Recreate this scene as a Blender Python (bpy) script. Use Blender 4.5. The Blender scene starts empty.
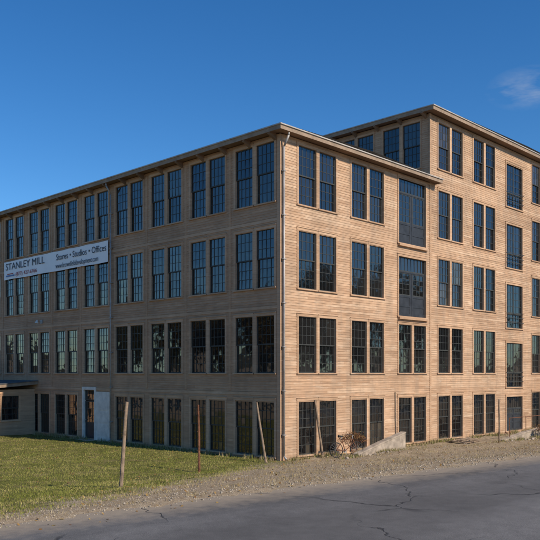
import bpy, math, random
import numpy as np
from mathutils import Vector
random.seed(7); rng=np.random.default_rng(7)
S=bpy.context.scene
S.view_settings.view_transform='Standard'; S.view_settings.look='None'; S.view_settings.exposure=0
COL=S.collection

# ---------------------------------------------------------------- node helpers
def new_mat(name):
    m=bpy.data.materials.new(name); m.use_nodes=True
    nt=m.node_tree; b=nt.nodes['Principled BSDF']
    return m,nt,b
def N(nt,t,**kw):
    n=nt.nodes.new(t)
    for k,v in kw.items():
        setattr(n,k,v)
    return n
def L(nt,a,b): nt.links.new(a,b)
def pos_scaled(nt,s):
    g=N(nt,'ShaderNodeNewGeometry'); m=N(nt,'ShaderNodeVectorMath',operation='MULTIPLY')
    L(nt,g.outputs['Position'],m.inputs[0]); m.inputs[1].default_value=s
    return m.outputs[0]
def noise(nt,vec,scale=1,detail=4,rough=.55,dist=0):
    n=N(nt,'ShaderNodeTexNoise'); n.inputs['Scale'].default_value=scale; n.inputs['Detail'].default_value=min(detail,4)
    n.inputs['Roughness'].default_value=rough; n.inputs['Distortion'].default_value=dist
    L(nt,vec,n.inputs['Vector']); return n.outputs['Fac']
def ramp(nt,fac,stops,interp='LINEAR'):
    r=N(nt,'ShaderNodeValToRGB'); r.color_ramp.interpolation=interp
    e=r.color_ramp.elements
    while len(e)<len(stops): e.new(.5)
    for i,(p,c) in enumerate(stops):
        e[i].position=p; e[i].color=(c[0],c[1],c[2],1) if not isinstance(c,(int,float)) else (c,c,c,1)
    L(nt,fac,r.inputs[0]); return r.outputs[0]
def mixc(nt,fac,a,b,mode='MIX'):
    m=N(nt,'ShaderNodeMix',data_type='RGBA',blend_type=mode)
    for sock,v in ((m.inputs[0],fac),(m.inputs[6],a),(m.inputs[7],b)):
        if isinstance(v,(int,float)): sock.default_value=v
        elif isinstance(v,tuple): sock.default_value=(v[0],v[1],v[2],1)
        else: L(nt,v,sock)
    return m.outputs[2]
def math_(nt,op,a,b=0.,c=None,clamp=False):
    m=N(nt,'ShaderNodeMath',operation=op); m.use_clamp=clamp
    for i,v in enumerate((a,b,c)):
        if v is None: continue
        if isinstance(v,(int,float)): m.inputs[i].default_value=v
        else: L(nt,v,m.inputs[i])
    return m.outputs[0]
def bump(nt,b,h,strength=.3,dist=.02):
    n=N(nt,'ShaderNodeBump'); n.inputs['Strength'].default_value=strength; n.inputs['Distance'].default_value=dist
    L(nt,h,n.inputs['Height']); L(nt,n.outputs[0],b.inputs['Normal'])
def attr(nt,name):
    a=N(nt,'ShaderNodeAttribute'); a.attribute_name=name; return a.outputs['Fac']

# ---------------------------------------------------------------- materials
def wood_mat(name,c0,c1,c2,stain=.5,grey=(.30,.25,.20),con=1.0,fade=(.62,.49,.36)):
    m,nt,b=new_mat(name)
    sh=attr(nt,'shade')
    base=ramp(nt,sh,[(0,c0),(.5,c1),(1,c2)])
    v1=pos_scaled(nt,(1.4,1.4,26)); n1=noise(nt,v1,1.0,4,.65,.3)
    streak=ramp(nt,n1,[(.32,1-.26*con),(.5,1.0),(.68,1+.14*con)])
    c=mixc(nt,1.0,base,streak,'MULTIPLY')
    # vertical rain streaks and large weathered areas
    v2=pos_scaled(nt,(1.1,1.1,.20)); n2=noise(nt,v2,1.6,4,.65)
    f2=ramp(nt,n2,[(.44,0),(.66,1)])
    c=mixc(nt,math_(nt,'MULTIPLY',f2,stain),c,grey)
    v4=pos_scaled(nt,(.30,.30,.34)); n4=noise(nt,v4,1.,4,.65)
    c=mixc(nt,1.0,c,ramp(nt,n4,[(.34,.82),(.66,1.10)]),'MULTIPLY')
    # remains of faded paint, board by board
    v5=pos_scaled(nt,(.9,.9,7)); n5=noise(nt,v5,1.,4,.7)
    c=mixc(nt,math_(nt,'MULTIPLY',ramp(nt,n5,[(.54,0),(.66,1)]),.45*con),c,fade)
    v3=pos_scaled(nt,(9,9,30)); n3=noise(nt,v3,1.0,3,.6)
    f3=ramp(nt,n3,[(.65,0),(.75,1)])
    c=mixc(nt,math_(nt,'MULTIPLY',f3,.35*con),c,(.20,.13,.08))
    L(nt,c,b.inputs['Base Color']); b.inputs['Roughness'].default_value=.85
    b.inputs['Specular IOR Level'].default_value=.2
    bump(nt,b,n1,.3,.01)
    return m
M_clapR=wood_mat('weathered_clapboard',(.41,.255,.155),(.51,.33,.205),(.59,.41,.27),.55,(.34,.245,.17))
M_clapL=wood_mat('painted_clapboard',(.45,.275,.165),(.51,.315,.19),(.57,.36,.22),.4,(.37,.25,.16),.8,(.60,.42,.28))
M_trim=wood_mat('trim_board',(.42,.27,.165),(.49,.315,.195),(.56,.37,.235),.35,(.36,.25,.165))
M_trimL=wood_mat('trim_board_side',(.50,.32,.20),(.56,.365,.23),(.61,.41,.265),.3,(.40,.27,.18),.8)
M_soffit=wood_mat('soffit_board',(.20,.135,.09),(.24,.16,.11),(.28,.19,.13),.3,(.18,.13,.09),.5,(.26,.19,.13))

def simple(name,c,rough=.7,metal=0,var=.25,scale=3.,bmp=.15,spec=.3):
    m,nt,b=new_mat(name)
    v=pos_scaled(nt,(1,1,1)); n=noise(nt,v,scale,4,.6)
    k=ramp(nt,n,[(.3,1-var),(.7,1+var)])
    col=mixc(nt,1.0,c,k,'MULTIPLY'); L(nt,col,b.inputs['Base Color'])
    b.inputs['Roughness'].default_value=rough; b.inputs['Metallic'].default_value=metal
    b.inputs['Specular IOR Level'].default_value=spec
    if bmp>0:
        n2=noise(nt,v,scale*8,2,.6); bump(nt,b,n2,bmp,.01)
    return m
M_frame=simple('dark_sash_paint',(.050,.052,.048),.5,0,.25,bmp=0)
M_fascia=simple('fascia_paint',(.30,.22,.155),.7)
M_roofedge=simple('roof_edge_metal',(.42,.39,.35),.5)
M_roof=simple('roof_membrane',(.11,.11,.11),.9)
M_pipe=simple('galvanised_pipe',(.36,.34,.32),.5,.2)
M_conc=simple('weathered_concrete',(.36,.30,.235),.9,0,.4,2.5,.6)
M_white=simple('white_door_paint',(.74,.68,.60),.6,0,.16)
M_doorpaint=simple('blue_grey_door_paint',(.032,.036,.042),.5,0,.3)
M_rust=simple('rusty_metal',(.17,.075,.04),.8,.2,.5,9)
M_post=simple('old_post',(.26,.19,.13),.85,0,.4,6,.4)
M_core=simple('building_core',(.10,.08,.06),.9)
M_banner=simple('banner_vinyl',(.90,.87,.84),.5,0,.04,1.)
M_txt=simple('banner_print_grey',(.06,.065,.08),.6,0,0)
M_txtr=simple('banner_print_red',(.40,.06,.05),.6,0,0)
M_txtb=simple('banner_print_blue',(.12,.22,.42),.6,0,0)
M_stone=simple('gravel_stone',(.36,.31,.24),.9,0,.4,12)
M_tyre=simple('rubber',(.03,.03,.03),.8)

def glass_mat():
    m,nt,b=new_mat('old_window_glass')
    sh=attr(nt,'shade')
    base=ramp(nt,sh,[(0,(.005,.006,.007)),(.75,(.016,.016,.016)),(.9,(.038,.034,.029)),(1,(.10,.085,.06))])
    L(nt,base,b.inputs['Base Color']); b.inputs['Roughness'].default_value=.03
    b.inputs['IOR'].default_value=1.9
    v=pos_scaled(nt,(1,1,1)); n=noise(nt,v,2.6,1,.4); bump(nt,b,n,.22,.02)
    return m
M_glass=glass_mat()

# ---------------------------------------------------------------- mesh builder
class MB:
    def __init__(s): s.v=[];s.f=[];s.m=[];s.s=[];s.mats=[]
    def mi(s,mat):
        if mat not in s.mats: s.mats.append(mat)
        return s.mats.index(mat)
    def face(s,pts,mat,sh=None):
        i=len(s.v); s.v.extend([tuple(p) for p in pts]); s.f.append(tuple(range(i,i+len(pts))))
        s.m.append(s.mi(mat)); s.s.append(random.random() if sh is None else sh)
    def hexa(s,p,mat,sh=None):
        sh=random.random() if sh is None else sh
        i=len(s.v); s.v.extend([tuple(q) for q in p])
        for f in ((0,3,2,1),(4,5,6,7),(0,1,5,4),(1,2,6,5),(2,3,7,6),(3,0,4,7)):
            s.f.append(tuple(i+k for k in f)); s.m.append(s.mi(mat)); s.s.append(sh)
    def box(s,x0,x1,y0,y1,z0,z1,mat,sh=None):
        s.hexa([(x0,y0,z0),(x1,y0,z0),(x1,y1,z0),(x0,y1,z0),(x0,y0,z1),(x1,y0,z1),(x1,y1,z1),(x0,y1,z1)],mat,sh)
    def tube(s,a,b,r0,r1,mat,n=8,cap=True,sh=None):
        a=Vector(a);b=Vector(b);d=(b-a).normalized()
        q=d.orthogonal().normalized(); w=d.cross(q); i=len(s.v)
        sh=random.random() if sh is None else sh
        for c,r in ((a,r0),(b,r1)):
            for k in range(n):
                t=2*math.pi*k/n; s.v.append(tuple(c+(q*math.cos(t)+w*math.sin(t))*r))
        for k in range(n):
            s.f.append((i+k,i+(k+1)%n,i+n+(k+1)%n,i+n+k)); s.m.append(s.mi(mat)); s.s.append(sh)
        if cap:
            s.f.append(tuple(i+n+k for k in range(n))); s.m.append(s.mi(mat)); s.s.append(sh)
            s.f.append(tuple(i+k for k in reversed(range(n)))); s.m.append(s.mi(mat)); s.s.append(sh)
    def obj(s,name,parent=None,smooth=False):
        me=bpy.data.meshes.new(name); me.from_pydata(s.v,[],s.f)
        for m in s.mats: me.materials.append(m)
        me.polygons.foreach_set('material_index',s.m)
        a=me.attributes.new('shade','FLOAT','FACE'); a.data.foreach_set('value',s.s)
        if smooth: me.polygons.foreach_set('use_smooth',[True]*len(s.f))
        me.update(); o=bpy.data.objects.new(name,me); COL.objects.link(o)
        if parent: o.parent=parent
        return o
def empty(name):
    o=bpy.data.objects.new(name,None); COL.objects.link(o); return o

class Face:  # local frame of a wall: u along, n outward, z up
    def __init__(s,o,u,n): s.o=o;s.u=u;s.n=n
    def P(s,u,n,z): return (s.o[0]+s.u[0]*u+s.n[0]*n, s.o[1]+s.u[1]*u+s.n[1]*n, z)
    def box(s,mb,u0,u1,n0,n1,z0,z1,mat,sh=None):
        P=s.P
        mb.hexa([P(u0,n0,z0),P(u1,n0,z0),P(u1,n1,z0),P(u0,n1,z0),P(u0,n0,z1),P(u1,n0,z1),P(u1,n1,z1),P(u0,n1,z1)],mat,sh)

H=.115
def clapboards(mb,F,u0,u1,z0,z1,ops,mat,lapseg=3.6,sd_=.22):
    z=z0
    while z<z1-.01:
        zt=min(z+H,z1); zm=(z+zt)/2
        cuts=sorted([(a,b) for a,b,c,d in ops if c<zm<d])
        iv=[];cur=u0
        for a,b in cuts:
            if a>cur: iv.append((cur,a))
            cur=max(cur,b)
        if cur<u1: iv.append((cur,u1))
        off=random.uniform(0,lapseg)
        joints=[off+k*lapseg+random.uniform(-.7,.7) for k in range(-1,int(u1/lapseg)+2)]
        for a,b in iv:
            js=[a]+[j for j in sorted(joints) if a+.3<j<b-.3]+[b]
            for p,q in zip(js,js[1:]):
                w=random.uniform(-.002,.002); sh=min(1,max(0,random.gauss(.5,sd_)))
                if random.random()<.04: sh=random.choice((0,1))
                nb=.020+w; ntp=.006
                mb.face([F.P(p,nb,z),F.P(q,nb,z),F.P(q,ntp,zt),F.P(p,ntp,zt)],mat,sh)
                mb.face([F.P(p,.0,z),F.P(q,.0,z),F.P(q,nb,z),F.P(p,nb,z)],mat,sh)
        z=zt

def casing(mb,F,u0,u1,z0,z1,mat,w=.105):
    F.box(mb,u0-w,u0,-.12,.042,z0,z1,mat); F.box(mb,u1,u1+w,-.12,.042,z0,z1,mat)
    F.box(mb,u0-w-.01,u1+w+.01,-.12,.046,z1,z1+.12,mat)
    F.box(mb,u0-w-.02,u1+w+.02,-.12,.07,z1+.12,z1+.145,mat)
    F.box(mb,u0-w-.02,u1+w+.02,-.12,.085,z0-.06,z0,mat)
def glazing(mb,F,u0,u1,z0,z1,cols,rows,n,dark=None):
    """one sash : stiles, rails, muntins and individually tilted panes"""
    st=.045; fr=M_frame
    F.box(mb,u0,u0+st,n-.035,n,z0,z1,fr); F.box(mb,u1-st,u1,n-.035,n,z0,z1,fr)
    F.box(mb,u0+st,u1-st,n-.035,n,z0,z0+.055,fr); F.box(mb,u0+st,u1-st,n-.035,n,z1-.045,z1,fr)
    a0,a1,b0,b1=u0+st,u1-st,z0+.055,z1-.045
    cw=(a1-a0)/cols; rh=(b1-b0)/rows; m=.011
    for i in range(1,cols): F.box(mb,a0+i*cw-m,a0+i*cw+m,n-.03,n-.004,b0,b1,fr)
    for j in range(1,rows): F.box(mb,a0,a1,n-.029,n-.006,b0+j*rh-m,b0+j*rh+m,fr)
    wsh=random.random()*.78 if dark is None else dark
    if random.random()<.035: wsh=.9
    tx=random.gauss(0,.007); tz=random.gauss(0,.006)
    for i in range(cols):
        for j in range(rows):
            p,q=a0+i*cw,a0+(i+1)*cw; r,t=b0+j*rh,b0+(j+1)*rh
            ax=(tx+random.gauss(0,.0022))*cw; az=(tz+random.gauss(0,.0022))*rh
            sh=wsh+random.uniform(-.05,.05)
            if random.random()<.006: sh=random.uniform(.9,1)
            g=n-.02
            mb.face([F.P(p,g-ax-az,r),F.P(q,g+ax-az,r),F.P(q,g+ax+az,t),F.P(p,g-ax+az,t)],M_glass,sh)
def window(mb,F,u0,u1,z0,z1,trim,cols=4,rows=3):
    casing(mb,F,u0,u1,z0,z1,trim)
    zm=(z0+z1)/2
    glazing(mb,F,u0,u1,zm-.02,z1,cols,rows,-.035)
    glazing(mb,F,u0,u1,z0,zm+.02,cols,rows,-.075)
def loading_door(mb,F,u0,u1,z0,z1,trim,paint=None):
    paint=paint or M_doorpaint
    casing(mb,F,u0,u1,z0,z1,trim,.13)
    um=(u0+u1)/2; zt=z1-.75
    glazing(mb,F,u0,u1,zt,z1,8,1,-.06)
    F.box(mb,u0,u1,-.10,-.04,zt-.06,zt,paint)
    for a,b in ((u0,um-.012),(um+.012,u1)):
        F.box(mb,a,b,-.115,-.075,z0,z0+1.05,paint)
        for c,d in ((a,a+.11),(b-.11,b)): F.box(mb,c,d,-.074,-.055,z0,zt-.06,paint)
        for c,d in ((z0,z0+.16),(z0+.5,z0+.58),(z0+1.0,z0+1.1)): F.box(mb,a+.11,b-.11,-.074,-.055,c,d,paint)
        glazing(mb,F,a+.11,b-.11,z0+1.1,zt-.06,3,4,-.06,.3)
    F.box(mb,u0-.1,u1+.1,.0,.16,z0-.17,z0-.06,trim)

# ---------------------------------------------------------------- the mill
mill=empty('timber_mill_building')
FR=Face((0,0),(1,0),(0,-1)); FL=Face((0,0),(0,1),(-1,0)); FT=Face((11.9,0),(0,1),(-1,0))
ROWS=[(.04,2.46),(3.70,6.22),(7.46,10.03),(11.18,13.80)]
ROW5=(15.0,17.55)
ZE=14.02; ZT=17.85; LEN=45.5; TX=33.4; TY=17.0
pairsR=[1.16,4.95,12.7,16.6,24.3,28.2]; WR=1.2; G=.215
wb=MB(); wl=MB(); wr=MB()
opsR=[]
for s in pairsR:
    for a in (s,s+WR+G):
        for r in ROWS+([ROW5] if s>11.9 else []):
            opsR.append((a,a+WR,r[0],r[1])); window(wr,FR,a,a+WR,r[0],r[1],M_trim)
dA=(8.9,11.45)
for r in ROWS[:2]:
    for a in (dA[0],dA[0]+1.385):
        opsR.append((a,a+1.165,r[0],r[1])); window(wr,FR,a,a+1.165,r[0],r[1],M_trim)
for z0,z1 in ((6.66,9.75),(10.45,13.85)):
    opsR.append((dA[0],dA[1],z0,z1)); loading_door(wr,FR,dA[0],dA[1],z0,z1,M_trim)
for z0,z1 in ((14.2,16.95),(10.35,13.1),(6.55,9.3),(2.8,5.6)):
    opsR.append((20.7,22.9,z0,z1))
    casing(wr,FR,20.7,22.9,z0,z1,M_trim,.12)
    for a,b in ((20.7,21.79),(21.81,22.9)):
        glazing(wr,FR,a,b,z0+.9,z1,3,4,-.05); glazing(wr,FR,a,b,z0,z0+.88,3,2,-.07)
    for zz in (.35,.65,.95): FR.box(wr,20.62,22.98,.09,.115,z0+zz,z0+zz+.03,M_frame)
opsR.append((20.7,22.9,.04,2.2)); loading_door(wr,FR,20.7,22.9,.04,2.2,M_trim)
clapboards(wb,FR,.17,11.84,-.35,ZE,opsR,M_clapR)
clapboards(wb,FR,12.0,TX,-.35,ZT,opsR,M_clapR)
FR.box(wb,11.84,12.0,-.05,.034,-.35,ZT,M_trim)
FR.box(wb,0,.165,-.02,.04,-.35,ZE,M_trim,.3)
FR.box(wb,.165,11.84,0,.036,13.95,ZE+.02,M_trim)
opsL=[]; WL=1.13
for k in range(14):
    s=.32+3.17*k
    if s+2.5>LEN: break
    for ri,r in enumerate(ROWS):
        if ri==0 and (k==4 or 7<=k<=10): continue
        for a in (s,s+WL+G):
            opsL.append((a,a+WL,r[0],r[1])); window(wl,FL,a,a+WL,r[0],r[1],M_trimL)
for a,b,z1 in ((12.95,14.05,2.5),(14.35,15.45,2.7)):
    opsL.append((a,b,-.02,z1))
FL.box(wl,12.85,14.2,-.08,.05,-.08,2.65,M_white,.5)
for zz in (.25,.95,1.65): 
    FL.box(wl,13.0,14.0,.051,.065,zz,zz+.58,M_white,.5)
FL.box(wl,14.2,14.36,-.1,.07,-.08,2.75,M_white,.5); FL.box(wl,15.44,15.6,-.1,.07,-.08,2.75,M_white,.5)
FL.box(wl,14.2,15.6,-.1,.075,2.75,2.9,M_white,.5)
FL.box(wl,14.36,15.44,-.10,-.06,-.08,.85,M_doorpaint); glazing(wl,FL,14.36,15.44,.85,2.1,3,3,-.05)
glazing(wl,FL,14.36,15.44,2.14,2.75,3,1,-.05); FL.box(wl,14.2,15.6,0,.6,-.16,-.06,M_conc)
FL.box(wl,15.32,15.38,-.05,.02,1.0,1.06,M_pipe)
clapboards(wb,FL,.15,LEN,-.35,ZE,opsL,M_clapL)
FL.box(wb,-.04,.15,-.02,.038,-.35,ZE,M_trimL,.4)
FL.box(wb,.15,LEN,0,.036,13.93,ZE+.02,M_clapL)
for zz in (2.72,6.5,10.3):
    FL.box(wb,.15,LEN,0,.036,zz,zz+.13,M_trimL,.6)
for k in range(1,14):
    if k!=4: FL.box(wb,.32+3.17*k-.40,.32+3.17*k-.26,0,.034,2.9,13.9,M_clapL,.5)
opsT=[]
for k in range(5):
    s=.62+3.17*k
    for a in (s,s+WL+G):
        opsT.append((a,a+WL,*ROW5)); window(wl,FT,a,a+WL,ROW5[0],ROW5[1],M_clapL)
clapboards(wb,FT,.0,TY,14.0,ZT,opsT,M_clapL)
clapboards(wb,Face((0,LEN),(1,0),(0,1)),0,11.9,-.35,ZE,[],M_clapR,6)
clapboards(wb,Face((11.9,0),(0,1),(1,0)),TY,LEN,-.35,ZE,[],M_clapR,6)
clapboards(wb,Face((TX,0),(0,1),(1,0)),0,TY,-.35,ZT,[],M_clapR,6)
clapboards(wb,Face((11.9,TY),(1,0),(0,1)),0,TX-11.9,-.35,ZT,[],M_clapR,6)
wb.box(.2,11.7,.2,LEN-.1,-.4,ZE-.02,M_core); wb.box(12.1,TX-.1,.2,TY-.1,-.4,ZT-.02,M_core)
wb.obj('walls',mill); wl.obj('side_windows',mill); wr.obj('front_windows',mill)

rf=MB()
def eave(x0,x1,y0,y1,zb,zt,ov,ridge):
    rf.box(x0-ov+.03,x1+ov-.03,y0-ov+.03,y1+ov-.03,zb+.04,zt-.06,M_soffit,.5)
    for b in ((x0-ov,x1+ov,y0-ov,y0-ov+.03),(x0-ov,x1+ov,y1+ov-.03,y1+ov),(x0-ov,x0-ov+.03,y0-ov+.03,y1+ov-.03),(x1+ov-.03,x1+ov,y0-ov+.03,y1+ov-.03)):
        rf.box(*b,zb,zt-.05,M_fascia)
    e=.05; rf.box(x0-ov-e,x1+ov+e,y0-ov-e,y1+ov+e,zt-.05,zt,M_roofedge)
    xm=(x0+x1)/2
    for sgn,xe in ((1,x0-ov),(-1,x1+ov)):
        rf.face([(xe,y0-ov,zt+.004),(xe,y1+ov,zt+.004),(xm,y1+ov,zt+ridge),(xm,y0-ov,zt+ridge)],M_roof)
eave(0,11.88,0,LEN,ZE+.02,14.27,.5,.16)
eave(11.95,TX,0,TY,ZT+.02,18.12,.5,.16)
rt=MB()
def tails(F,u0,u1,zb,step=.79):
    u=u0
    while u<u1:
        P=F.P; w=.06
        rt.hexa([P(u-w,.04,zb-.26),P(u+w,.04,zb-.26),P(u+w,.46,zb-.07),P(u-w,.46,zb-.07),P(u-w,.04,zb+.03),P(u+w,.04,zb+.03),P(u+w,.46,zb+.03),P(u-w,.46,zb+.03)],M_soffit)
        u+=step
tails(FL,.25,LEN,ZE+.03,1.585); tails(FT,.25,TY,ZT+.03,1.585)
rf.obj('roof',mill); rt.obj('rafter_tails',mill)

dp=MB()
def downpipe(F,u,zt,n=.14,r=.045,ov=.42):
    pts=[F.P(u,ov,zt),F.P(u,ov,zt-.12),F.P(u,n,zt-.55),F.P(u,n,.1),F.P(u,n+.15,-.02)]
    for a,b in zip(pts,pts[1:]): dp.tube(a,b,r,r,M_pipe,10)
    z=1.
    while z<zt-1: 
        F.box(dp,u-.08,u+.08,.03,n+.06,z,z+.04,M_pipe); z+=1.9
downpipe(FR,.10,ZE); downpipe(FL,12.62,ZE)
dp.obj('downpipes',mill,True)
wm=MB()
for u,z in ((20.2,6.85),):
    FL.box(wm,u-.08,u+.08,.03,.1,z-.1,z+.12,M_pipe); wm.tube(FL.P(u,.1,z),FL.P(u,.35,z+.08),.02,.02,M_pipe)
    wm.tube(FL.P(u,.35,z+.1),FL.P(u,.4,z-.1),.04,.12,M_white,12)
wm.obj('wall_lamps',mill)

ax=MB(); FA=Face((-4.5,21.1),(1,0),(0,-1))
clapboards(ax,FA,0,4.5,-.3,2.7,[(.6,1.7,.8,2.3),(2.3,3.4,.8,2.3)],M_clapL)
for a in (.6,2.3): window(ax,FA,a,a+1.1,.8,2.3,M_clapL,3,2)
clapboards(ax,Face((-4.5,21.1),(0,1),(-1,0)),0,11,-.3,2.7,[],M_clapL)
clapboards(ax,Face((-4.5,32.1),(1,0),(0,1)),0,4.5,-.3,2.7,[],M_clapL)
ax.hexa([(-5,20.7,2.62),(0,20.7,3.0),(0,32.5,3.0),(-5,32.5,2.62),(-5,20.7,2.8),(0,20.7,3.2),(0,32.5,3.2),(-5,32.5,2.8)],M_fascia)
ax.hexa([(-5.03,20.66,2.8),(-.02,20.66,3.2),(-.02,32.54,3.2),(-5.03,32.54,2.8),(-5.03,20.66,2.84),(-.02,20.66,3.24),(-.02,32.54,3.24),(-5.03,32.54,2.84)],M_roof)
ax.box(-4.35,-.1,21.25,32,-.3,2.6,M_core)
ax.obj('lean_to_annex',mill)

# ---------------------------------------------------------------- banner
ban=empty('mill_banner_sign')
bm=MB(); nb,ne=12.9,25.0; zs=(9.82,11.0); K=48
grid=[]
for i in range(K+1):
    u=nb+(ne-nb)*i/K
    sag=.03*math.sin(i/K*math.pi*6)
    wob=.11+.012*math.sin(i*.9)
    grid.append((u,wob,zs[0]-sag*.4,zs[1]-abs(sag)*.6))
for g,h in zip(grid,grid[1:]):
    bm.face([FL.P(g[0],g[1],g[2]),FL.P(h[0],h[1],h[2]),FL.P(h[0],h[1],h[3]),FL.P(g[0],g[1],g[3])],M_banner,.5)
for i in range(0,K+1,6):
    g=grid[i]; bm.tube(FL.P(g[0],.03,g[3]+.12),FL.P(g[0],g[1],g[3]-.02),.008,.008,M_pipe,5)
bm.obj('cloth',ban)
def text(body,u,z,size,mat,sx=1.,name='lettering',w=0):
    c=bpy.data.curves.new(name,'FONT'); c.body=body; c.size=size; c.extrude=.002; c.resolution_u=3; c.offset=w
    o=bpy.data.objects.new(name,c); COL.objects.link(o)
    o.rotation_euler=(math.radians(90),0,math.radians(-90)); o.scale=(sx,1,1)
    o.location=(-.14,u,z); bpy.context.view_layer.update()
    me=bpy.data.meshes.new_from_object(o); mo=bpy.data.objects.new(name,me); mo.matrix_world=o.matrix_world.copy()
    COL.objects.link(mo); bpy.data.objects.remove(o); me.materials.clear(); me.materials.append(mat); mo.parent=ban
text('STANLEY MILL',24.75,10.44,.62,M_txt,1.27)
text('(877) 427-6766',23.4,9.98,.34,M_txtr,1.3)
text('Stores \u2022 Studios \u2022 Offices',18.35,10.45,.52,M_txt,1.0)
text('www.brownfielddevelopment.com',18.4,9.97,.42,M_txt,.78)
sw=MB()
FL.box(sw,23.55,24.7,.135,.138,10.0,10.1,M_txtb); FL.box(sw,23.7,24.5,.135,.138,10.14,10.2,M_txtr)
sw.obj('logo_stripes',ban)

# ---------------------------------------------------------------- terrain
def tcoord(x,y): return .108*x+.994*y+10.18
def zg(x,y):
    x=np.asarray(x,float);y=np.asarray(y,float)
    t=tcoord(x,y)
    f=np.clip((t-.5)/9,0,1); f=f*.75+.25*f*f*(3-2*f)
    z=.7-.8*f
    b=(np.sin(x*1.7+y*.6)*np.sin(y*1.3-x*.4)*.025+np.sin(x*4.1+1)*np.sin(y*3.7+x)*.012+np.sin(x*9.3+y*2)*np.sin(y*8.1)*.006)
    z=z+b*np.clip(t/1.0,0,1)*np.where(t>0,1,0)
    z=z+.22*np.exp(-((x-5)**2/9+(y+3.4)**2/.8))+.16*np.exp(-((x-10.5)**2/12+(y+4.5)**2/.9))
    z=np.where((t<-.12)&(t>-9.0),.63,z)
    e=(t>=-.12)&(t<.9)
    z=np.where(e,.694+(np.sin(x*2.3)+np.sin(x*5.7+2)*.7+np.sin(x*13.1)*.5+np.sin(x*29+y*7)*.4)*.009+np.clip(t-.15,-.3,.4)*.05,z)
    return z
xs=np.concatenate([[-1500,-800,-400,-200,-100,-60],np.arange(-40,42,.25),[60,100,200,400,800,1500]])
ys=np.concatenate([[-1500,-800,-400,-200,-100,-60],np.arange(-30,4,.2),np.arange(4,36,.8),[50,80,140,300,800,1500]])
X,Y=np.meshgrid(xs,ys); Z=zg(X,Y)
nx,ny=len(xs),len(ys)
V=np.stack([X.ravel(),Y.ravel(),Z.ravel()],1)
idx=np.arange(nx*ny).reshape(ny,nx)
Fq=np.stack([idx[:-1,:-1].ravel(),idx[:-1,1:].ravel(),idx[1:,1:].ravel(),idx[1:,:-1].ravel()],1)
def npmesh(name,V,F,mats,shade=None,mi=None,smooth=False,link=True):
    me=bpy.data.meshes.new(name); n=len(F); k=F.shape[1]
    me.vertices.add(len(V)); me.vertices.foreach_set('co',V.astype(np.float32).ravel())
    me.loops.add(n*k); me.loops.foreach_set('vertex_index',F.astype(np.int32).ravel())
    me.polygons.add(n); me.polygons.foreach_set('loop_start',np.arange(n,dtype=np.int32)*k)
    for m in mats: me.materials.append(m)
    if mi is not None: me.polygons.foreach_set('material_index',mi.astype(np.int32))
    if smooth: me.polygons.foreach_set('use_smooth',np.ones(n,bool))
    me.update(calc_edges=True); me.validate()
    if shade is not None:
        a=me.attributes.new('shade','FLOAT','FACE'); a.data.foreach_set('value',shade.astype(np.float32))
    if not link: return me
    o=bpy.data.objects.new(name,me); COL.objects.link(o); return o

def ground_mat():
    m,nt,b=new_mat('ground_soil_and_turf')
    g=N(nt,'ShaderNodeNewGeometry'); P=g.outputs['Position']
    d=N(nt,'ShaderNodeVectorMath',operation='DOT_PRODUCT'); L(nt,P,d.inputs[0]); d.inputs[1].default_value=(-.408,.994,0)
    n1=noise(nt,P,.55,4,.65); n2=noise(nt,P,6,4,.7); n3=noise(nt,P,38,2,.7)
    val=math_(nt,'ADD',d.outputs['Value'],math_(nt,'MULTIPLY',math_(nt,'SUBTRACT',n1,.5),5.0))
    val=math_(nt,'ADD',val,math_(nt,'MULTIPLY',math_(nt,'SUBTRACT',n2,.5),2.2))
    sx_=N(nt,'ShaderNodeSeparateXYZ'); L(nt,P,sx_.inputs[0])
    west=ramp(nt,math_(nt,'MULTIPLY_ADD',sx_.outputs['X'],.05,1.6),[(.3,0),(.6,1)])
    mask=ramp(nt,math_(nt,'MULTIPLY_ADD',val,.5,.5),[(.25,0),(.8,1)])
    mask=math_(nt,'MULTIPLY',mask,west)
    grass=ramp(nt,n2,[(.25,(.07,.066,.022)),(.5,(.12,.12,.034)),(.75,(.17,.165,.05))])
    n4=noise(nt,P,1.3,4,.6)
    grass=mixc(nt,ramp(nt,n4,[(.48,0),(.68,.8)]),grass,(.24,.19,.09))
    dirt=ramp(nt,n2,[(.25,(.21,.155,.10)),(.5,(.34,.265,.175)),(.72,(.45,.37,.26))])
    dirt=mixc(nt,ramp(nt,n1,[(.52,0),(.66,.4)]),dirt,(.19,.155,.08))
    dirt=mixc(nt,1.0,dirt,ramp(nt,n3,[(.3,.7),(.7,1.3)]),'MULTIPLY')
    L(nt,mixc(nt,mask,dirt,grass),b.inputs['Base Color']); b.inputs['Roughness'].default_value=.95
    b.inputs['Specular IOR Level'].default_value=.1
    bump(nt,b,math_(nt,'ADD',n3,n2),.6,.04)
    return m
npmesh('ground',V,Fq,[ground_mat()],smooth=True)

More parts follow.
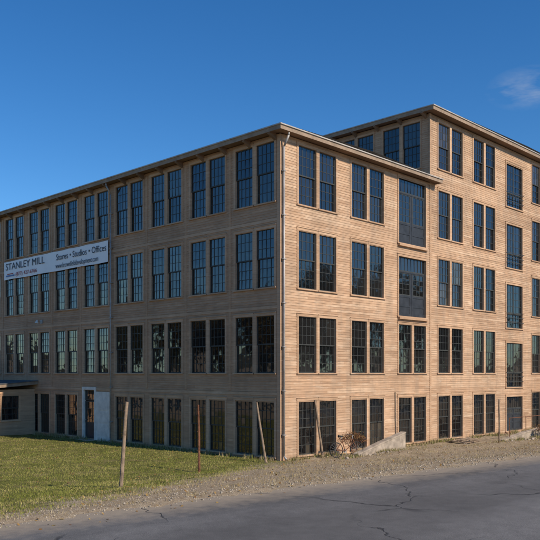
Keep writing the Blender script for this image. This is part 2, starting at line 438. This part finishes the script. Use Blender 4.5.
def asphalt():
    m,nt,b=new_mat('worn_asphalt')
    g=N(nt,'ShaderNodeNewGeometry'); P=g.outputs['Position']
    n0=noise(nt,P,.35,4,.6); n1=noise(nt,P,3,4,.7); n2=noise(nt,P,70,2,.8)
    c=ramp(nt,n2,[(.3,(.085,.083,.081)),(.55,(.14,.137,.133)),(.75,(.25,.245,.235))])
    c=mixc(nt,1.0,c,ramp(nt,n0,[(.3,.8),(.7,1.15)]),'MULTIPLY')
    c=mixc(nt,1.0,c,ramp(nt,n1,[(.3,.85),(.7,1.12)]),'MULTIPLY')
    v2=pos_scaled(nt,(.05,.9,1)); n5=noise(nt,v2,1.,2,.5)
    c=mixc(nt,1.0,c,ramp(nt,n5,[(.35,.86),(.65,1.14)]),'MULTIPLY')
    d=N(nt,'ShaderNodeVectorMath',operation='DOT_PRODUCT'); L(nt,P,d.inputs[0]); d.inputs[1].default_value=(.108,.994,0)
    t=math_(nt,'ADD',d.outputs['Value'],10.18)
    tt=math_(nt,'ADD',t,math_(nt,'MULTIPLY',math_(nt,'SUBTRACT',n1,.5),1.6))
    e=ramp(nt,math_(nt,'MULTIPLY_ADD',tt,.5,1.0),[(.35,0),(1.0,.85)])
    c=mixc(nt,e,c,(.33,.27,.195))
    dist=N(nt,'ShaderNodeVectorMath',operation='MULTIPLY_ADD')
    nn=N(nt,'ShaderNodeTexNoise'); nn.inputs['Scale'].default_value=1.6; nn.inputs['Detail'].default_value=5; L(nt,P,nn.inputs['Vector'])
    L(nt,nn.outputs['Color'],dist.inputs[0]); dist.inputs[1].default_value=(.9,.9,0); L(nt,P,dist.inputs[2])
    vo=N(nt,'ShaderNodeTexVoronoi',feature='DISTANCE_TO_EDGE'); vo.inputs['Scale'].default_value=.26; L(nt,dist.outputs[0],vo.inputs['Vector'])
    cr=ramp(nt,vo.outputs['Distance'],[(.0,1),(.003,1),(.006,0)])
    gate=ramp(nt,noise(nt,P,.3,2,.5),[(.44,0),(.53,.9)])
    cf=math_(nt,'MULTIPLY',cr,gate)
    c=mixc(nt,cf,c,(.02,.02,.02))
    L(nt,c,b.inputs['Base Color']); b.inputs['Roughness'].default_value=.8; b.inputs['Specular IOR Level'].default_value=.3
    bump(nt,b,math_(nt,'SUBTRACT',n2,math_(nt,'MULTIPLY',cf,2.)),.6,.012)
    return m
D=np.array([.9941,-.108]); Nn=np.array([.108,.9941])
ss=np.concatenate([[-900,-300,-120],np.arange(-60,80,.5),[150,400,900]])
ts=np.array([-9.0,-7,-5,-3,-1.5,-.6,0.35])
O0=Nn*(-10.18)
RV=[];
for s in ss:
    for t in ts:
        p=O0+D*s+Nn*t; RV.append((p[0],p[1],.70+.05*(1-((t+4.4)/4.6)**2)*.6-.0))
RV=np.array(RV); id2=np.arange(len(ss)*len(ts)).reshape(len(ss),len(ts))
RF=np.stack([id2[:-1,:-1].ravel(),id2[1:,:-1].ravel(),id2[1:,1:].ravel(),id2[:-1,1:].ravel()],1)
npmesh('road',RV,RF,[asphalt()],smooth=True)

# ---------------------------------------------------------------- grass, weeds, leaves, gravel
def blade_mat(name,c0,c1,c2):
    m,nt,b=new_mat(name); L(nt,ramp(nt,attr(nt,'shade'),[(0,c0),(.5,c1),(1,c2)]),b.inputs['Base Color'])
    b.inputs['Roughness'].default_value=.7; b.inputs['Specular IOR Level'].default_value=.15
    return m
M_blade=blade_mat('grass_blades',(.10,.12,.025),(.22,.235,.045),(.44,.37,.15))
M_dry=blade_mat('dry_grass',(.22,.165,.085),(.37,.29,.155),(.50,.41,.24))
M_leaf=blade_mat('fallen_leaves',(.14,.07,.03),(.28,.16,.05),(.36,.25,.08))
def blades(name,x,y,h,w,mat,lean=.5,shade=None):
    n=len(x); z=zg(x,y)-.01; a=rng.uniform(0,2*np.pi,n); la=rng.uniform(0,2*np.pi,n); lm=rng.uniform(0,lean,n)*h
    dx,dy=np.cos(a)*w/2,np.sin(a)*w/2
    V=np.empty((n*3,3)); V[0::3]=np.stack([x-dx,y-dy,z],1); V[1::3]=np.stack([x+dx,y+dy,z],1)
    V[2::3]=np.stack([x+np.cos(la)*lm,y+np.sin(la)*lm,z+h],1)
    F=np.arange(n*3).reshape(n,3)
    sh=rng.normal(.5,.25,n) if shade is None else shade+rng.normal(0,.2,n)
    return npmesh(name,V,F,[mat],shade=np.clip(sh,0,1))
def lownoise(x,y): return np.sin(x*.9+y*.5)*np.sin(y*.8-x*.3+1)+.6*np.sin(x*2.1+3)*np.sin(y*2.4+x*.7)
def gm(x,y): return -.408*x+.994*y+.18+lownoise(x,y)*.7
n=300000
x=rng.uniform(-22,-.1,n); y=rng.uniform(-12,26,n)
keep=(gm(x,y)>rng.uniform(-1.2,1.2,n))&(rng.uniform(0,1,n)<np.clip(1.25-(y+8)/30,.3,1))
keep&=~((x>-5)&(y>20.6))
pz=lownoise(x*.6+5,y*.7+2)+.5*np.sin(x*2.9)*np.sin(y*3.1+x)
keep&=(pz<rng.uniform(.5,1.8,n))            # thin, worn patches
x,y=x[keep],y[keep]
pn=lownoise(x*.8+3,y*.9)*.5+np.sin(x*3.3+y*1.1)*np.sin(y*3.9-x*1.7)*.4+np.clip(pz[keep]-.3,0,1)*.8
blades('lawn_grass',x,y,rng.uniform(.035,.085,len(x)),.016,M_blade,.8,.50+pn*.30)
cx=rng.uniform(-30,30,1100); ct=rng.uniform(.5,9.,1100); cy=(ct-10.18-.108*cx)/.994
k=(gm(cx,cy)<1.6)&(cy<-.4); cx,cy=cx[k],cy[k]
r=rng.normal(0,.18,(len(cx),30)); r2=rng.normal(0,.18,(len(cx),30))
bx=(cx[:,None]+r).ravel(); by=(cy[:,None]+r2).ravel()
k=tcoord(bx,by)>.15; bx,by=bx[k],by[k]
blades('verge_dry_grass',bx,by,rng.uniform(.03,.12,len(bx)),.014,M_dry,.9)
wx=np.concatenate([rng.uniform(.2,33,4200),rng.normal(-.25,.14,2600),rng.normal(5,1.6,1500),rng.normal(17,2.,1500)])
wy=np.concatenate([-np.abs(rng.normal(.15,.25,4200))-.05,rng.uniform(.2,21,2600),rng.normal(-1.9,.15,1500),rng.normal(-3.4,.2,1500)])
k=(lownoise(wx*2,wy*2)>-.25)&~((wx>-.05)&(wy>-.05)); wx,wy=wx[k],wy[k]
blades('foundation_weeds',wx,wy,rng.uniform(.08,.38,len(wx))*rng.uniform(.5,1,len(wx)),.022,M_dry,.5)
k=rng.uniform(0,1,len(wx))<.5
blades('foundation_green_weeds',wx[k]+.04,wy[k]-.03,rng.uniform(.06,.26,k.sum()),.03,M_blade,.7,.2)
n=4200; x=rng.uniform(-28,14,n); y=rng.uniform(-9.5,18,n); k=(tcoord(x,y)>-.8)&~((x>-.05)&(y>-.1)); x,y=x[k],y[k]; n=len(x)
z=np.where(tcoord(x,y)<.3,.715,zg(x,y)+.03); a=rng.uniform(0,6.28,n); s=rng.uniform(.02,.045,n); tl=rng.normal(0,.5,n)
V=np.empty((n*4,3))
for q,(i,j) in enumerate(((-1,-.6),(1,-.6),(1,.6),(-1,.6))):
    V[q::4]=np.stack([x+s*(i*np.cos(a)-j*np.sin(a)),y+s*(i*np.sin(a)+j*np.cos(a)),z+s*i*tl*.6],1)
npmesh('fallen_leaves',V,np.arange(n*4).reshape(n,4),[M_leaf],shade=rng.uniform(0,1,n))
n=11000; x=rng.uniform(-26,26,n); t=np.abs(rng.normal(.2,1.6,n)); t[:3200]=rng.uniform(3,9.5,3200); y=(t-10.18-.108*x)/.994
k=(gm(x,y)<.4)&(y<-.3); x,y,t=x[k],y[k],t[k]; n=len(x); s=rng.uniform(.006,.026,n)*rng.choice([1,1,1,1.8],n)
z=zg(x,y)+s*.2; z=np.maximum(z,.70*(t<.35))
oc=np.array([(1,0,0),(0,1,0),(-1,0,0),(0,-1,0),(0,0,.7),(0,0,-.7)]); tri=np.array([(0,1,4),(1,2,4),(2,3,4),(3,0,4),(1,0,5),(2,1,5),(3,2,5),(0,3,5)])
V=(oc[None]*s[:,None,None]*rng.uniform(.6,1.3,(n,6,1)))+np.stack([x,y,z],1)[:,None,:]
F=(tri[None]+(np.arange(n)*6)[:,None,None]).reshape(-1,3)
npmesh('gravel',V.reshape(-1,3),F,[M_stone])
# rubble and old boards by the wing walls
n=170; x=np.concatenate([rng.normal(4.6,1.2,90),rng.normal(16.5,2.2,80)]); y=np.concatenate([rng.normal(-2.15,.25,90),rng.normal(-3.5,.3,80)])
s=rng.uniform(.04,.14,n); z=zg(x,y)+s*.25
V=(oc[None]*s[:,None,None]*rng.uniform(.55,1.35,(n,6,3)))+np.stack([x,y,z],1)[:,None,:]
npmesh('rubble_stones',V.reshape(-1,3),(tri[None]+(np.arange(n)*6)[:,None,None]).reshape(-1,3),[M_conc])
lb=MB()
for k in range(7):
    x0=12.4+random.gauss(0,.15); y0=-.9-.14*k; l=random.uniform(1.6,2.6); a=random.gauss(.05,.12)
    z0=float(zg(x0,y0))+.05+.035*(k%3); dx,dy=math.cos(a)*l,math.sin(a)*l
    lb.hexa([(x0,y0,z0),(x0+dx,y0+dy,z0+.03),(x0+dx,y0+dy+.13,z0+.03),(x0,y0+.13,z0),(x0,y0,z0+.035),(x0+dx,y0+dy,z0+.065),(x0+dx,y0+dy+.13,z0+.065),(x0,y0+.13,z0+.035)],M_post)
lb.obj('scrap_lumber')

# ---------------------------------------------------------------- fence posts
def post(base,top,r=.055,mat=M_post):
    mb=MB(); zb=float(zg(base[0],base[1]))-.1
    b=Vector((base[0],base[1],zb)); t=Vector(top); pv=b; rr=r*1.1
    for i in range(1,6):
        q=b.lerp(t,i/5)+Vector((random.gauss(0,.008),random.gauss(0,.008),0))
        r2=r*(1.1-.25*i/5); mb.tube(pv,q,rr,r2,mat,9,cap=(i in(1,5)),sh=.5); pv=q; rr=r2
    for f in (.35,.62,.9):
        c=b.lerp(t,f); mb.tube(c+Vector((-r-.02,0,0)),c+Vector((r+.02,.0,.01)),.008,.008,M_rust,5)
    mb.tube(b+Vector((0,0,.06)),b+Vector((0,0,.13)),r*2.2,r*1.3,mat,9)
    mb.obj('fence_post')
post((-10.18,-2.85),(-10.05,-2.98,2.81),.06)
post((-4.83,-.3),(-4.86,-.27,2.48),.05,M_rust)
post((-.72,.12),(-1.02,.42,2.45),.05)
post((2.29,-.5),(2.02,-.24,2.49),.05)
post((7.23,-1.0),(7.2,-.98,2.75),.045)
post((13.6,-3.2),(13.55,-3.2,2.3),.045)

# ---------------------------------------------------------------- concrete wing walls
def wing(name,pts,y0,y1):
    mb=MB(); 
    for (x0,z0),(x1,z1) in zip(pts,pts[1:]):
        mb.hexa([(x0,y0,-.4),(x1,y0,-.4),(x1,y1,-.4),(x0,y1,-.4),(x0,y0,z0),(x1,y0,z1),(x1,y1,z1),(x0,y1,z0)],M_conc)
        mb.hexa([(x0,y0-.03,z0+.003),(x1,y0-.03,z1+.003),(x1,y1+.03,z1+.003),(x0,y1+.03,z0+.003),(x0,y0-.03,z0+.07),(x1,y0-.03,z1+.07),(x1,y1+.03,z1+.07),(x0,y1+.03,z0+.07)],M_conc)
    return mb.obj(name)
wing('concrete_wing_wall',[(3.2,.02),(5.0,.42),(6.95,.80)],-1.75,-1.5)
wing('concrete_wing_wall',[(14.3,.02),(17,.32),(21.5,.55)],-3.1,-2.85)
mb=MB()
for x in (15.2,17.2,19.2,21.2):
    mb.tube((x,-2.97,.2),(x,-2.97,1.25),.022,.022,M_rust,8)
for z in (1.22,): mb.tube((15.2,-2.97,z),(21.2,-2.97,z),.02,.02,M_rust,8)
mb.obj('pipe_handrail')

M_twig=simple('red_twigs',(.16,.07,.045),.9,0,.3)
M_shr=blade_mat('shrub_leaves',(.12,.05,.025),(.20,.09,.04),(.16,.13,.04))
def shrub(cx_,cy_,sc):
    sb=MB()
    def twig(p,d,l,r,dep):
        q=p+d*l; sb.tube(p,q,r,r*.6,M_twig,5,False)
        if dep<3:
            for _ in range(3):
                nd=(d+Vector((random.gauss(0,.45),random.gauss(0,.45),random.uniform(-.1,.3)))).normalized(); twig(q,nd,l*.72,r*.6,dep+1)
        if dep>=1:
            for _ in range(4):
                c=q+Vector((random.gauss(0,.05),random.gauss(0,.05),random.gauss(0,.05))); a=Vector((random.gauss(0,1),random.gauss(0,1),random.gauss(0,1))).normalized()*.026
                b_=a.orthogonal().normalized()*.02; sb.face([c-a,c+b_,c+a,c-b_],M_shr)
    for k in range(8):
        a=random.uniform(0,6.28); twig(Vector((cx_+random.gauss(0,.1),cy_+random.gauss(0,.08),float(zg(cx_,cy_))-.03)),Vector((math.cos(a)*.45,math.sin(a)*.3,1)).normalized(),.42*sc,.012,0)
    sb.obj('shrub')
shrub(3.75,-.95,1.0); shrub(18.2,-3.6,.75)

# ---------------------------------------------------------------- old bicycle
def bicycle():
    mb=MB(); a0=Vector((2.45,-1.15,0)); dr=Vector((.93,-.36,0)).normalized(); g=float(zg(3,-1.3))+.02
    up=Vector((0.03,.10,1)).normalized()
    def Q(a,z): return a0+dr*a+up*z+Vector((0,0,g))
    R=.33
    for c in (0,1.05):
        pr=None
        for k in range(25):
            t=2*math.pi*k/24; p=Q(c+R*math.cos(t),R+R*math.sin(t))
            if pr is not None: mb.tube(pr,p,.02,.02,M_tyre,6,False)
            pr=p
        for k in range(14):
            t=2*math.pi*k/14; mb.tube(Q(c,R),Q(c+R*math.cos(t),R+R*math.sin(t)),.003,.003,M_pipe,4,False)
        mb.tube(Q(c,R)+Vector((0,-.05,0)),Q(c,R)+Vector((0,.05,0)),.025,.025,M_rust,8)
    bb=(.45,.28); st=(.30,.80); hd=(.88,.78); hb=(.92,.66)
    for p,q in ((bb,st),(st,hd),(bb,hb),((0,R),bb),((0,R),(.33,.72)),(hb,(1.05,R)),(hd,hb)):
        mb.tube(Q(*p),Q(*q),.018,.018,M_rust,8)
    mb.tube(Q(.30,.80),Q(.28,.92),.014,.014,M_pipe); mb.tube(Q(.14,.94),Q(.40,.93),.06,.02,M_tyre,8)
    h=Q(.86,.98); mb.tube(Q(*hd),h,.014,.014,M_pipe); w=dr.cross(Vector((0,0,1)))
    mb.tube(h-w*.27-dr*.08,h,.012,.012,M_pipe); mb.tube(h,h+w*.27-dr*.08,.012,.012,M_pipe)
    mb.tube(Q(*bb)-w*.1,Q(*bb)+w*.1,.012,.012,M_pipe); mb.tube(Q(*bb)+w*.09,Q(.45,.12)+w*.1,.01,.01,M_pipe)
    mb.tube(Q(*bb)-w*.02,Q(*bb)-w*.025,.09,.09,M_pipe,16)
    mb.obj('bicycle')
bicycle()

# ---------------------------------------------------------------- trees (seen reflected in the windows)
M_bark=simple('bark',(.12,.09,.07),.95,0,.4,6,0)
M_fa=blade_mat('autumn_foliage',(.07,.05,.015),(.12,.08,.024),(.17,.12,.035))
M_fg=blade_mat('green_foliage',(.045,.045,.018),(.075,.072,.026),(.10,.088,.034))
def tree_mesh(name,h,fol,seed):
    r=random.Random(seed); rg=np.random.default_rng(seed)
    mb=MB(); tips=[]
    def limb(p,d,l,rad,dep):
        q=p
        for i in range(3):
            d2=(d+Vector((r.gauss(0,.12),r.gauss(0,.12),r.gauss(0,.05)))).normalized(); q2=q+d2*l/3
            mb.tube(q,q2,rad*(1-i*.2),rad*(1-(i+1)*.2),M_bark,7,False); q=q2; d=d2
            if dep<3 and (i>0 or dep>0):
                for _ in range(2):
                    a=r.uniform(0,6.28); nd=(d+Vector((math.cos(a),math.sin(a),r.uniform(-.1,.5)))*r.uniform(.6,1.1)).normalized()
                    limb(q,nd,l*r.uniform(.5,.68),rad*.45,dep+1)
            if dep>=1: tips.append(q)
    limb(Vector((0,0,-.2)),Vector((0,0,1)),h*.56,h*.028,0)
    tp=np.array([tuple(t) for t in tips]); nl=13000
    c=tp[rg.integers(0,len(tp),nl)]+rg.normal(0,h*.05,(nl,3))
    s=rg.uniform(.12,.26,nl)[:,None]; a=rg.normal(0,1,(nl,3)); a/=np.linalg.norm(a,axis=1)[:,None]
    b=np.cross(a,rg.normal(0,1,(nl,3))); b/=np.linalg.norm(b,axis=1)[:,None]
    LV=np.empty((nl*3,3)); LV[0::3]=c-a*s; LV[1::3]=c+a*s; LV[2::3]=c+b*s*1.3
    i0=len(mb.v); mb.v.extend(map(tuple,LV)); m=mb.mi(fol)
    mb.f.extend([(i0+3*i,i0+3*i+1,i0+3*i+2) for i in range(nl)]); mb.m.extend([m]*nl); mb.s.extend(list(rg.uniform(0,1,nl)))
    o=mb.obj(name); me=o.data; bpy.data.objects.remove(o); return me
tms=[tree_mesh('autumn_tree_mesh',12,M_fa,3),tree_mesh('green_tree_mesh',11.5,M_fg,5)]
spots=[(-46,8),(-52,14),(-46,20),(-53,26),(-48,33),(-55,39),(-49,46),(-56,53),(-50,60),(-57,69),(-52,79),(-60,92),(-44,-2),
       (26,-38),(33,-45),(41,-38),(49,-45),(57,-39),(66,-45),(76,-40),(88,-45)]
for i,(x_,y_) in enumerate(spots):
    o=bpy.data.objects.new('deciduous_tree',tms[(i*7+i//3)%2]); COL.objects.link(o)
    o.location=(x_,y_,float(zg(x_,y_))); s=random.uniform(.85,1.12); o.scale=(s*1.15,s*1.15,s*random.uniform(.9,1.1)); o.rotation_euler[2]=random.uniform(0,6.28)
hv=[];hf=[];K=180
for k in range(K):
    a=2*math.pi*k/K; h=14+7*math.sin(a*5+1)+4*math.sin(a*13)+3*math.sin(a*29)
    for R_,z in ((620,-2),(700,h),(900,h+8)): hv.append((R_*math.cos(a),R_*math.sin(a),z))
for k in range(K):
    a=k*3;b=((k+1)%K)*3
    hf+= [(a,b,b+1,a+1),(a+1,b+1,b+2,a+2)]
npmesh('hills',np.array(hv,float),np.array(hf),[simple('wooded_hills',(.08,.07,.035),.95,0,.5,.08,0)],smooth=True)

# ---------------------------------------------------------------- light
el=math.radians(36); sx,sy=.10,-.995
ln=math.hypot(sx,sy); sx/=ln; sy/=ln
sd=Vector((sx*math.cos(el),sy*math.cos(el),math.sin(el)))
sl=bpy.data.lights.new('sun','SUN'); sl.energy=4.9; sl.angle=math.radians(.5); sl.color=(1,.87,.71)
so=bpy.data.objects.new('sun',sl); COL.objects.link(so); so.rotation_euler=sd.to_track_quat('Z','Y').to_euler()
w=bpy.data.worlds.new('World'); S.world=w; w.use_nodes=True; nt=w.node_tree; bg=nt.nodes['Background']
sk=N(nt,'ShaderNodeTexSky'); sk.sky_type='NISHITA'; sk.sun_disc=False; sk.sun_elevation=el
sk.sun_rotation=math.atan2(sx,sy); sk.air_density=1.0; sk.dust_density=.1; sk.ozone_density=2.0; sk.altitude=700
hs=N(nt,'ShaderNodeHueSaturation'); hs.inputs['Saturation'].default_value=1.32; hs.inputs['Value'].default_value=1.2; L(nt,sk.outputs[0],hs.inputs['Color'])
skc=mixc(nt,1.0,hs.outputs[0],(.70,.87,1.0),'MULTIPLY')
tc=N(nt,'ShaderNodeTexCoord'); Dv=tc.outputs['Generated']
def wisp(dirv,r,vscale,seedoff,amt):
    d=N(nt,'ShaderNodeVectorMath',operation='DISTANCE'); v=Vector(dirv).normalized()
    mm=N(nt,'ShaderNodeVectorMath',operation='MULTIPLY'); L(nt,Dv,mm.inputs[0]); mm.inputs[1].default_value=(1,1,2.0)
    L(nt,mm.outputs[0],d.inputs[0]); d.inputs[1].default_value=(v.x,v.y,v.z*2.0)
    fall=ramp(nt,math_(nt,'DIVIDE',d.outputs['Value'],r),[(0,1),(1,0)])
    ms=N(nt,'ShaderNodeVectorMath',operation='MULTIPLY_ADD'); L(nt,Dv,ms.inputs[0]); ms.inputs[1].default_value=vscale; ms.inputs[2].default_value=(seedoff,0,0)
    n_=noise(nt,ms.outputs[0],1,4,.6,.4)
    return math_(nt,'MULTIPLY',math_(nt,'MULTIPLY',ramp(nt,n_,[(.42,0),(.68,1)]),fall),amt)
f1=wisp((.849,.400,.336),.05,(16,16,60),3.,.65)
cl=mixc(nt,f1,skc,(3.8,4.4,5.4))
L(nt,cl,bg.inputs['Color']); bg.inputs['Strength'].default_value=.112

# ---------------------------------------------------------------- camera
cd=bpy.data.cameras.new('camera'); cam=bpy.data.objects.new('camera',cd); COL.objects.link(cam)
cd.sensor_width=36; cd.lens=50.2; cd.shift_y=103/540; cd.clip_end=4000; cd.clip_start=.1
cam.location=(-23.64,-22.3,3.7); cam.rotation_euler=(math.radians(90),0,math.radians(-45.9))
S.camera=cam
